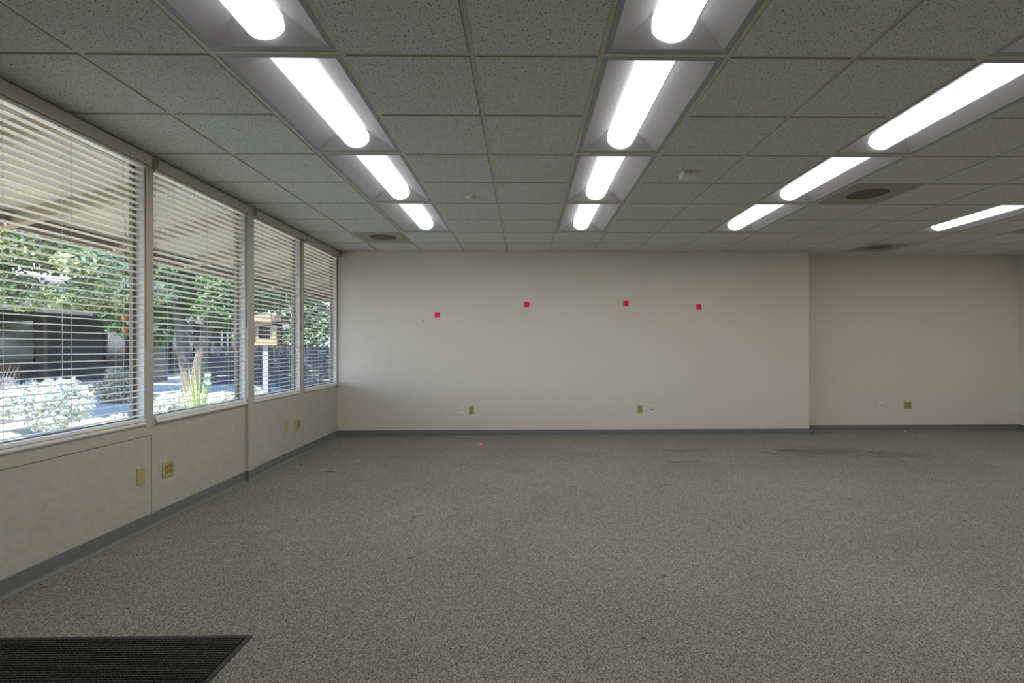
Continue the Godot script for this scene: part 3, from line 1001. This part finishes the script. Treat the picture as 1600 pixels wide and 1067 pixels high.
	for e in [[0, 1, 6], [1, 2, 3], [1, 3, 6], [3, 4, 5], [3, 5, 6]]:
		tri(st, cr[e[0]], cr[e[1]], cr[e[2]], (cr[e[2]] - cr[e[0]]).cross(cr[e[1]] - cr[e[0]]).normalized())
		var dn := Vector3(0, -0.0006, -0.0004)
		tri(st, cr[e[0]] + dn, cr[e[1]] + dn, cr[e[2]] + dn, -(cr[e[2]] - cr[e[0]]).cross(cr[e[1]] - cr[e[0]]).normalized())
	tag(obj("paper_scrap", st, M.pink_paper, null, Vector3(-0.573, 0.0, -6.62)), "crumpled pink paper scrap on the carpet near the far wall", "paper scrap")
	st = S()
	var pts := [Vector3(-0.05, 0.003, -0.005), Vector3(-0.02, 0.004, 0.012), Vector3(0.015, 0.003, 0.004), Vector3(0.045, 0.003, 0.016), Vector3(0.06, 0.003, 0.008)]
	for k in 4: tube(st, pts[k], pts[k + 1], 0.0022, 0.0022, 6)
	tag(obj("thread", st, M.black, null, Vector3(-2.015, 0.0, -5.22)), "short dark thread lying on the carpet near the pilaster", "thread")
	st = S()
	disc(st, Vector3.ZERO, 0.013, 0.004, 7, Vector3.UP, 0.008)
	var ch := obj("debris_chip", st, M.black, null, Vector3(-2.45, 0.0, -5.54))
	ch.scale = Vector3(1.5, 1, 0.7)
	tag(ch, "tiny dark chip on the carpet beside the window wall base", "debris")
	st = S()
	disc(st, Vector3.ZERO, 0.014, 0.014, 8, Vector3.UP, 0.009)
	tag(obj("plaster_crumb", st, M.white, null, Vector3(5.70, 0.0, -7.455)), "tiny white crumb against the base of the recessed wall", "debris")

# ------------------------------------------------------------------ outdoors
func leaves(c: Array, count: int, size: float, tones: Array, flat := 0.5, shell := 0.45) -> ArrayMesh:
	# c: list of [centre, radii]; leaves sit mostly near the surface of the clumps
	var v := PackedVector3Array()
	var nn := PackedVector3Array()
	var col := PackedColorArray()
	var total := 0.0
	for e in c: total += e[1].x * e[1].y + e[1].x * e[1].z
	for e in c:
		var n := int(count * (e[1].x * e[1].y + e[1].x * e[1].z) / total)
		for k in n:
			var d := Vector3(rng.randfn(), rng.randfn(), rng.randfn()).normalized()
			var r := pow(rng.randf(), shell)
			var p: Vector3 = e[0] + d * r * e[1]
			var s := size * rng.randf_range(0.6, 1.35)
			var nrm := (d * 0.5 + Vector3(rng.randfn(), rng.randfn() + flat * 2.0, rng.randfn()) * 0.6).normalized()
			var u := nrm.cross(Vector3(rng.randfn(), rng.randfn(), rng.randfn())).normalized()
			var w := nrm.cross(u)
			var tone: Color = tones[rng.randi() % tones.size()]
			tone = tone.lerp(tones[rng.randi() % tones.size()], rng.randf())
			# pointed leaf folded along its rib
			var a := p - u * s
			var b := p + u * s
			var l := p + w * s * 0.55 + nrm * s * 0.18
			var q := p - w * s * 0.55 + nrm * s * 0.18
			for tr in [[a, b, l], [a, q, b]]:
				var fn: Vector3 = (tr[2] - tr[0]).cross(tr[1] - tr[0]).normalized()
				for x in tr:
					v.append(x); nn.append(fn); col.append(tone)
	var arr := []
	arr.resize(Mesh.ARRAY_MAX)
	arr[Mesh.ARRAY_VERTEX] = v
	arr[Mesh.ARRAY_NORMAL] = nn
	arr[Mesh.ARRAY_COLOR] = col
	var m := ArrayMesh.new()
	m.add_surface_from_arrays(Mesh.PRIMITIVE_TRIANGLES, arr)
	return m

func limb(st: SurfaceTool, pts: Array, radii: Array, n := 10) -> void:
	for k in pts.size() - 1: tube(st, pts[k], pts[k + 1], radii[k], radii[k + 1], n)

func blades(count: int, high: float, spread: float, tones: Array, wide := 0.012) -> ArrayMesh:
	var v := PackedVector3Array()
	var nn := PackedVector3Array()
	var col := PackedColorArray()
	for k in count:
		var a := rng.randf() * TAU
		var out := Vector3(cos(a), 0, sin(a))
		var side := Vector3(-sin(a), 0, cos(a)).rotated(Vector3.UP, rng.randf_range(-0.7, 0.7))
		var h := high * rng.randf_range(0.5, 1.0)
		var lean := spread * rng.randf_range(0.2, 1.0)
		var base := out * rng.randf() * 0.14
		var tone: Color = tones[rng.randi() % tones.size()]
		var prev := base
		var pw := wide
		for q in 5:
			var t := (q + 1) / 5.0
			var p := base + out * lean * t * t + Vector3(0, h * (t - 0.18 * lean / high * t * t * t), 0)
			var w := wide * (1.0 - t * 0.95)
			for tr in [[prev - side * pw, prev + side * pw, p + side * w], [prev - side * pw, p + side * w, p - side * w]]:
				var fn: Vector3 = (tr[2] - tr[0]).cross(tr[1] - tr[0]).normalized()
				for x in tr:
					v.append(x); nn.append(fn); col.append(tone)
			prev = p
			pw = w
	var arr := []
	arr.resize(Mesh.ARRAY_MAX)
	arr[Mesh.ARRAY_VERTEX] = v
	arr[Mesh.ARRAY_NORMAL] = nn
	arr[Mesh.ARRAY_COLOR] = col
	var m := ArrayMesh.new()
	m.add_surface_from_arrays(Mesh.PRIMITIVE_TRIANGLES, arr)
	return m

func outdoors() -> void:
	rng.seed = 77
	# ground with a gentle bank
	var st := S()
	var nx := 40
	var nz := 44
	var gr := func(x: float, z: float) -> float:
		return -0.12 + 0.3 * smoothstep(-5.5, -8.5, x) + 0.04 * sin(x * 1.7 + z) * sin(z * 1.1)
	for i in nx:
		for j in nz:
			var p := []
			for e in [[i, j], [i + 1, j], [i + 1, j + 1], [i, j + 1]]:
				var x: float = -2.76 - e[0] * 1.0
				var z: float = 6.0 - e[1] * 1.2
				p.append(Vector3(x, gr.call(x, z), z))
			quad(st, p[0], p[1], p[2], p[3], Vector3.UP)
	tag(obj("garden_ground", st, M.gravel), "pale sunlit gravel garden ground outside the windows", "ground", "", "structure")

	# own eave: sheathing boards, rafters, fascia; outer face of the window wall
	var e := struct("roof_eave", "cream sloping eave soffit with rafters outside the windows", "eave")
	st = S()
	var yb := func(x: float) -> float: return 2.41 + 0.24 * (x + 4.7)   # underside of the rafters
	var sh := 0.125
	var z0 := 5.0
	var z1 := -22.0
	var xa := -4.76
	var xb := 7.8
	quad(st, Vector3(xa, yb.call(xa) + sh, z0), Vector3(-2.7, yb.call(-2.7) + sh, z0), Vector3(-2.7, yb.call(-2.7) + sh, z1), Vector3(xa, yb.call(xa) + sh, z1), Vector3(0.2, -1, 0).normalized())
	obj("sheathing", st, M.soffit, e)
	st = S()
	quad(st, Vector3(xa, yb.call(xa) + sh + 0.04, z0), Vector3(xb, yb.call(xb) + sh + 0.04, z0), Vector3(xb, yb.call(xb) + sh + 0.04, z1), Vector3(xa, yb.call(xa) + sh + 0.04, z1), Vector3(-0.2, 1, 0).normalized())
	quad(st, Vector3(xa, yb.call(xa) + sh + 0.04, z0), Vector3(xa, yb.call(xa) + sh, z0), Vector3(xa, yb.call(xa) + sh, z1), Vector3(xa, yb.call(xa) + sh + 0.04, z1), Vector3.LEFT)
	obj("roofing", st, M.roofing, e)
	var zb := -3.45 + 1.22 * 3
	var rafters := []
	while zb > z1:
		rafters.append(zb)
		st = S()
		var A := [Vector3(-4.82, yb.call(-4.82), 0), Vector3(-2.72, yb.call(-2.72), 0), Vector3(-2.72, yb.call(-2.72) + sh, 0), Vector3(-4.82, yb.call(-4.82) + sh, 0)]
		var f0 := Vector3(0, 0, zb)
		var f1 := Vector3(0, 0, zb - 0.09)
		quad(st, A[0] + f0, A[1] + f0, A[2] + f0, A[3] + f0, Vector3(0, 0, 1))
		quad(st, A[0] + f1, A[1] + f1, A[2] + f1, A[3] + f1, Vector3(0, 0, -1))
		quad(st, A[0] + f0, A[1] + f0, A[1] + f1, A[0] + f1, Vector3(0.2, -1, 0).normalized())
		quad(st, A[0] + f0, A[3] + f0, A[3] + f1, A[0] + f1, Vector3.LEFT)
		obj("rafter", st, M.beam, e)
		zb -= 1.22
	for k in rafters.size() - 1:
		st = S()
		bx(st, -4.74, -4.70, yb.call(-4.7) + 0.01, yb.call(-4.7) + sh, rafters[k] - 0.09, rafters[k + 1])
		obj("blocking", st, M.fascia, e)
	st = S()
	bx(st, -4.80, -4.76, 2.395, 2.425, z0, z1)
	obj("drip_edge", st, M.beam, e)
	var ow := struct("wall_outside", "outer stucco skin of the office around the windows", "wall")
	st = S()
	bx(st, XL - 0.10, XL - 0.085, -0.3, SILL - 0.02, 5.0, -22)
	bx(st, XL - 0.10, XL - 0.085, HEAD, 3.1, 5.0, -22)
	bx(st, XL - 0.10, XL - 0.085, SILL - 0.02, HEAD, 5.0, -2.40)
	bx(st, XL - 0.10, XL - 0.085, SILL - 0.02, HEAD, -7.17, -22)
	bx(st, XL - 0.10, XL - 0.085, SILL - 0.02, HEAD, -3.574, -3.653)
	bx(st, XL - 0.10, XL - 0.085, SILL - 0.02, HEAD, -4.843, -4.95)
	bx(st, XL - 0.10, XL - 0.085, SILL - 0.02, HEAD, -6.011, -6.115)
	obj("stucco", st, M.stucco, ow)

	# building across the garden
	var bd := thing("office_building", "low dark building with sunlit eave across the garden", "building", Vector3(-15.2, 0, -18))
	st = S()
	bx(st, -6, 0, -0.2, 2.9, 14, -16)
	obj("wall", st, M.dark_siding, bd)
	st = S()
	quad(st, Vector3(1.35, 2.50, 15), Vector3(1.35, 2.50, -17), Vector3(-5, 4.2, -17), Vector3(-5, 4.2, 15), Vector3(0.25, 1, 0).normalized())
	quad(st, Vector3(1.35, 2.46, 15), Vector3(1.35, 2.46, -17), Vector3(-0.1, 2.8, -17), Vector3(-0.1, 2.8, 15), Vector3(-0.2, -1, 0).normalized())
	quad(st, Vector3(-5, 4.2, 15), Vector3(-5, 4.2, -17), Vector3(-12, 2.5, -17), Vector3(-12, 2.5, 15), Vector3(-0.25, 1, 0).normalized())
	obj("roof", st, M.roofing, bd)
	st = S()
	bx(st, 1.35, 1.40, 2.30, 2.53, 15, -17)
	obj("fascia", st, M.beam, bd)
	for zz in [2.9, -1.2, -4.6, -8.0]:
		st = S()
		for y in [0.75, 2.15]: bx(st, 0.0, 0.06, y - 0.04, y + 0.04, zz - 0.75, zz + 0.75)
		for s in [-1, 1]: bx(st, 0.0, 0.06, 0.71, 2.19, zz + s * 0.75 - 0.045, zz + s * 0.75 + 0.045)
		var wn := obj("window", st, M.dark_wood, bd)
		st = S()
		bx(st, 0.0, 0.02, 0.79, 2.11, zz - 0.705, zz + 0.705)
		obj("pane", st, M.dark_glass, wn)
		if zz > 2:
			st = S()
			for q in 26: bx(st, 0.022, 0.03, 0.95 + q * 0.043, 0.975 + q * 0.043, zz - 0.69, zz + 0.69)
			obj("inner_blind", st, M.paper, wn)
	for zz in [6.2, 3.1, -0.1, -3.2, -6.3, -9.4]:
		st = S()
		bx(st, 1.0, 1.14, 0.0, 2.62, zz, zz - 0.14)
		obj("porch_post", st, M.dark_wood, bd)

	# trees
	var green := [Color(0.15, 0.21, 0.07), Color(0.26, 0.33, 0.13), Color(0.38, 0.44, 0.20), Color(0.55, 0.58, 0.34), Color(0.08, 0.13, 0.05)]
	var deep := [Color(0.05, 0.12, 0.035), Color(0.08, 0.17, 0.05), Color(0.12, 0.22, 0.07), Color(0.04, 0.08, 0.03)]
	var t := thing("maple_tree", "bright green maple hanging over the garden before the dark building", "tree", Vector3(-10.0, 0.1, -8.6))
	st = S()
	limb(st, [Vector3(0, -0.2, 0), Vector3(0.1, 1.0, 0.1), Vector3(-0.1, 2.2, 0.0), Vector3(0.2, 3.3, 0.1)], [0.13, 0.11, 0.08, 0.05])
	limb(st, [Vector3(-0.05, 1.8, 0), Vector3(1.2, 2.7, -0.3), Vector3(2.6, 2.9, -0.3), Vector3(3.2, 2.1, -0.5)], [0.06, 0.045, 0.03, 0.008])
	limb(st, [Vector3(-0.05, 2.0, 0), Vector3(-1.0, 2.8, 0.5), Vector3(-1.6, 3.2, 0.8)], [0.06, 0.045, 0.02])
	obj("trunk", st, M.bark, t)
	var cl := []
	for gx in 11:
		for gy in 6:
			cl.append([Vector3(-2.3 + gx * 0.56 + rng.randf_range(-0.2, 0.2), 2.15 + gy * 0.46 + rng.randf_range(-0.14, 0.16) + (0.12 if gx < 4 and gy == 0 else 0.0), rng.randf_range(-1.0, 1.0)), Vector3(rng.randf_range(0.4, 0.7), rng.randf_range(0.2, 0.34), rng.randf_range(0.4, 0.7))])
	for k in 8:   # trailing tips
		cl.append([Vector3(2.5 + k * 0.1, 2.3 - k * 0.11, -0.2 - k * 0.05), Vector3(0.32, 0.15, 0.3) * (1.0 - k * 0.06)])
	put("foliage", leaves(cl, 70000, 0.046, green), M.leaf, t)

	t = thing("garden_tree", "leaning grey twin-trunk tree behind the tall grass", "tree", Vector3(-8.25, 0.1, -12.7))
	st = S()
	limb(st, [Vector3(-0.05, -0.2, 0), Vector3(-0.22, 0.6, 0), Vector3(-0.30, 1.3, 0.05), Vector3(-0.32, 1.9, 0), Vector3(-0.75, 2.8, 0), Vector3(-1.0, 3.6, 0.2)], [0.16, 0.13, 0.12, 0.11, 0.08, 0.05], 12)
	limb(st, [Vector3(0.05, -0.2, 0.05), Vector3(0.15, 0.6, 0.1), Vector3(0.28, 1.3, 0.1), Vector3(0.42, 2.0, 0), Vector3(0.62, 2.6, 0), Vector3(0.8, 3.6, -0.2)], [0.17, 0.14, 0.12, 0.10, 0.08, 0.05], 12)
	limb(st, [Vector3(0.22, 1.1, 0.1), Vector3(-0.05, 1.6, 0.2), Vector3(0.25, 2.0, 0.3), Vector3(0.3, 2.5, 0.3)], [0.07, 0.06, 0.05, 0.03])
	obj("trunk", st, M.bark, t)
	cl = []
	for k in 44:
		cl.append([Vector3(rng.randf_range(-3.0, 3.0), rng.randf_range(1.9, 5.0), rng.randf_range(-0.9, 0.9)), Vector3(rng.randf_range(0.5, 1.0), rng.randf_range(0.3, 0.5), rng.randf_range(0.5, 0.9))])
	put("foliage", leaves(cl, 46000, 0.062, deep + [green[0]]), M.leaf, t)

	t = thing("background_tree", "dark dense tree beyond the beige sign", "tree", Vector3(-7.6, 0, -21))
	st = S()
	limb(st, [Vector3(0, -0.2, 0), Vector3(0.1, 1.5, 0), Vector3(0, 3.5, 0)], [0.2, 0.16, 0.08])
	obj("trunk", st, M.bark, t)
	cl = []
	for k in 34:
		cl.append([Vector3(rng.randf_range(-4, 3.2), rng.randf_range(1.3, 5.2), rng.randf_range(-1.5, 1.5)), Vector3(rng.randf_range(0.7, 1.2), rng.randf_range(0.5, 0.8), rng.randf_range(0.7, 1.2))])
	put("foliage", leaves(cl, 20000, 0.10, deep), M.leaf, t)

	t = thing("tall_tree", "tall dark tree rising beside the dark building", "tree", Vector3(-11.6, 0, -16.2))
	st = S()
	limb(st, [Vector3(0, -0.2, 0), Vector3(-0.1, 2.0, 0), Vector3(0, 5.0, 0)], [0.22, 0.17, 0.08])
	obj("trunk", st, M.bark, t)
	cl = []
	for k in 26:
		cl.append([Vector3(rng.randf_range(-0.9, 0.9), rng.randf_range(2.0, 7.0), rng.randf_range(-0.8, 0.8)), Vector3(rng.randf_range(0.5, 0.8), rng.randf_range(0.5, 0.8), rng.randf_range(0.5, 0.8))])
	put("foliage", leaves(cl, 16000, 0.09, deep), M.leaf, t)

	# pale shrubs
	var silver := [Color(0.62, 0.66, 0.58), Color(0.72, 0.74, 0.68), Color(0.52, 0.58, 0.48), Color(0.45, 0.52, 0.38)]
	var cream := [Color(0.70, 0.66, 0.48), Color(0.60, 0.62, 0.40), Color(0.78, 0.75, 0.62), Color(0.5, 0.52, 0.3)]
	var sl := ["tall mounded silver-leaved shrub before the dark building", "low silver shrub under the maple", "low cream groundcover shrub beside the silver mound", "silver-white shrub between the tall grass and the silver mound", "silver-white shrub between the tall grass and the beige sign", "silver-white shrub at the foot of the beige sign", "low cream groundcover shrub closest to the window wall", "dry brownish shrub behind the cream groundcover"]
	var sp := [[-6.95, -7.45, 0.45, 1.0, 0], [-10.1, -10.0, 0.4, 0.6, 0], [-5.63, -7.1, 0.35, 0.5, 1], [-5.85, -8.5, 0.3, 0.85, 0], [-4.8, -8.2, 0.3, 0.82, 0], [-5.5, -10.2, 0.28, 0.85, 0], [-5.3, -5.7, 0.5, 0.42, 1], [-8.4, -10.6, 0.35, 0.72, 2]]
	var brown := [Color(0.38, 0.33, 0.22), Color(0.30, 0.30, 0.18), Color(0.45, 0.42, 0.28)]
	for k in sp.size():
		var p: Array = sp[k]
		t = thing("shrub", sl[k], "shrub", Vector3(p[0], gr.call(p[0], p[1]), p[1]), "garden shrubs")
		st = S()
		for q in 5:
			var a := TAU * q / 5
			limb(st, [Vector3(0, -0.05, 0), Vector3(cos(a) * p[2] * 0.5, p[3] * 0.6, sin(a) * p[2] * 0.5)], [0.012, 0.006], 5)
		obj("stems", st, M.bark, t)
		cl = []
		for q in 16:
			var a := rng.randf() * TAU
			var r: float = p[2] * sqrt(rng.randf())
			cl.append([Vector3(cos(a) * r, p[3] * rng.randf_range(0.25, 0.85) * (1.0 - 0.35 * r / p[2]), sin(a) * r), Vector3(0.2, 0.16, 0.2)])
		put("foliage", leaves(cl, 5200, 0.032, [silver, cream, brown][p[4]], 0.3), M.pale_leaf, t)
	t = thing("grass_clump", "tall green strappy grass clump outside the window before the pilaster", "grass", Vector3(-4.62, gr.call(-4.62, -7.2), -7.2))
	put("blades", blades(120, 1.2, 0.28, [Color(0.30, 0.46, 0.14), Color(0.42, 0.56, 0.22), Color(0.55, 0.64, 0.35)]), M.leaf, t)
	t = thing("fountain_grass", "purplish fine fountain grass tuft by the dark building", "grass", Vector3(-8.05, gr.call(-8.05, -7.75), -7.75))
	put("blades", blades(160, 1.0, 0.42, [Color(0.28, 0.16, 0.16), Color(0.40, 0.28, 0.26), Color(0.45, 0.36, 0.30)], 0.005), M.leaf, t)

	# beige sign cabinet on a post
	t = thing("sign_cabinet", "beige roofed notice cabinet on a grey post in the garden", "sign", Vector3(-4.86, -0.1, -9.55))
	st = S()
	bx(st, -0.05, 0.05, -0.1, 1.45, -0.05, 0.05)
	obj("post", st, M.post, t)
	st = S()
	bx(st, -0.28, 0.24, 1.42, 1.47, -0.10, 0.10)
	bx(st, -0.28, -0.20, 1.47, 1.86, -0.10, 0.10)
	bx(st, 0.16, 0.24, 1.47, 1.86, -0.10, 0.10)
	bx(st, -0.28, 0.24, 1.80, 1.86, -0.10, 0.10)
	bx(st, -0.28, 0.24, 1.42, 1.86, -0.10, -0.07)
	bx(st, -0.20, 0.16, 1.47, 1.55, -0.06, 0.05)
	bx(st, -0.20, -0.13, 1.55, 1.80, -0.06, 0.05)
	bx(st, 0.09, 0.16, 1.55, 1.80, -0.06, 0.05)
	obj("case", st, M.sign_box, t)
	st = S()
	bx(st, -0.40, 0.36, 1.86, 1.99, -0.16, 0.18)
	obj("roof_cap", st, M.sign_box, t)
	st = S()
	bx(st, -0.13, 0.09, 1.55, 1.80, -0.065, -0.055)
	obj("notice_board", st, M.dark_wood, t)
	for x in [-0.24, -0.02, 0.2]:
		st = S()
		tube(st, Vector3(x, 1.42, 0.0), Vector3(x, 1.36, 0.0), 0.022, 0.015, 8)
		obj("drop_finial", st, M.sign_box, t)

	# hanging pots by the near window edge
	t = thing("hanging_planter", "orange clay pots hung one below another under the eave", "planter", Vector3(-4.25, 2.45, -5.42))
	st = S()
	tube(st, Vector3(0, 0.195, 0), Vector3(0, -0.95, 0), 0.003, 0.003, 5)
	obj("cord", st, M.dark_wood, t)
	for y in [-0.86, -0.98]:
		st = S()
		disc(st, Vector3(0, y - 0.03, 0), 0.022, 0.05, 14, Vector3.UP, 0.032)
		disc(st, Vector3(0, y + 0.02, 0), 0.036, 0.012, 14, Vector3.UP)
		obj("pot", st, M.terracotta, t)

	# board fence in the shade past the sign
	var fe := thing("board_fence", "dark grey-blue horizontal board fence beyond the corner window", "fence", Vector3(-6.2, 0, -15.2))
	for k in 9:
		st = S()
		bx(st, -3.2, 3.2, 0.02 + k * 0.145, 0.15 + k * 0.145, 0, -0.02)
		obj("board", st, M.fence_wood, fe, Vector3(0, 0, rng.randf_range(-0.006, 0.006)))
	for x in [-3.15, -1.05, 1.05, 3.15]:
		st = S()
		bx(st, x - 0.05, x + 0.05, -0.2, 1.42, -0.02, -0.12)
		obj("fence_post", st, M.dark_wood, fe)
	t = thing("hedge", "dull green hedge behind the dark board fence", "hedge", Vector3(-6.6, 0, -16.8))
	st = S()
	for k in 6: tube(st, Vector3(-2.2 + k * 0.9, -0.1, 0), Vector3(-2.2 + k * 0.9, 1.5, 0.1), 0.03, 0.012, 6)
	obj("stems", st, M.bark, t)
	cl = []
	for k in 44: cl.append([Vector3(rng.randf_range(-2.7, 2.7), rng.randf_range(0.5, 3.4), rng.randf_range(-0.3, 0.3)), Vector3(0.55, 0.45, 0.4)])
	put("foliage", leaves(cl, 22000, 0.07, [Color(0.14, 0.22, 0.12), Color(0.22, 0.30, 0.18), Color(0.10, 0.16, 0.09)]), M.leaf, t)
	for k in 5:
		var x: float = [-6.6, -5.0, -4.7, -6.9, -4.4][k]
		var z: float = [-11.6, -11.3, -11.8, -12.0, -11.2][k]
		var ro := SphereMesh.new()
		ro.radius = 0.16
		ro.height = 0.2
		ro.radial_segments = 9
		ro.rings = 5
		var arr := ro.get_mesh_arrays()
		var vs: PackedVector3Array = arr[Mesh.ARRAY_VERTEX]
		for q in vs.size(): vs[q] *= 1.0 + 0.25 * sin(vs[q].x * 40.0 + k * 2.0) * cos(vs[q].z * 33.0 + k)
		arr[Mesh.ARRAY_VERTEX] = vs
		var am := ArrayMesh.new()
		am.add_surface_from_arrays(Mesh.PRIMITIVE_TRIANGLES, arr)
		tag(put("garden_rock", am, M.rock, null, Vector3(x, gr.call(x, z) + 0.06, z)), "pale rounded garden rock before the board fence", "rock", "garden rocks by the fence")

func _ready() -> void:
	rng.seed = 20240517
	view_and_light()
	make_materials()
	room()
	ceiling()
	for k in 4:
		window(k)
		blind(k)
	outdoors()
	small_things()
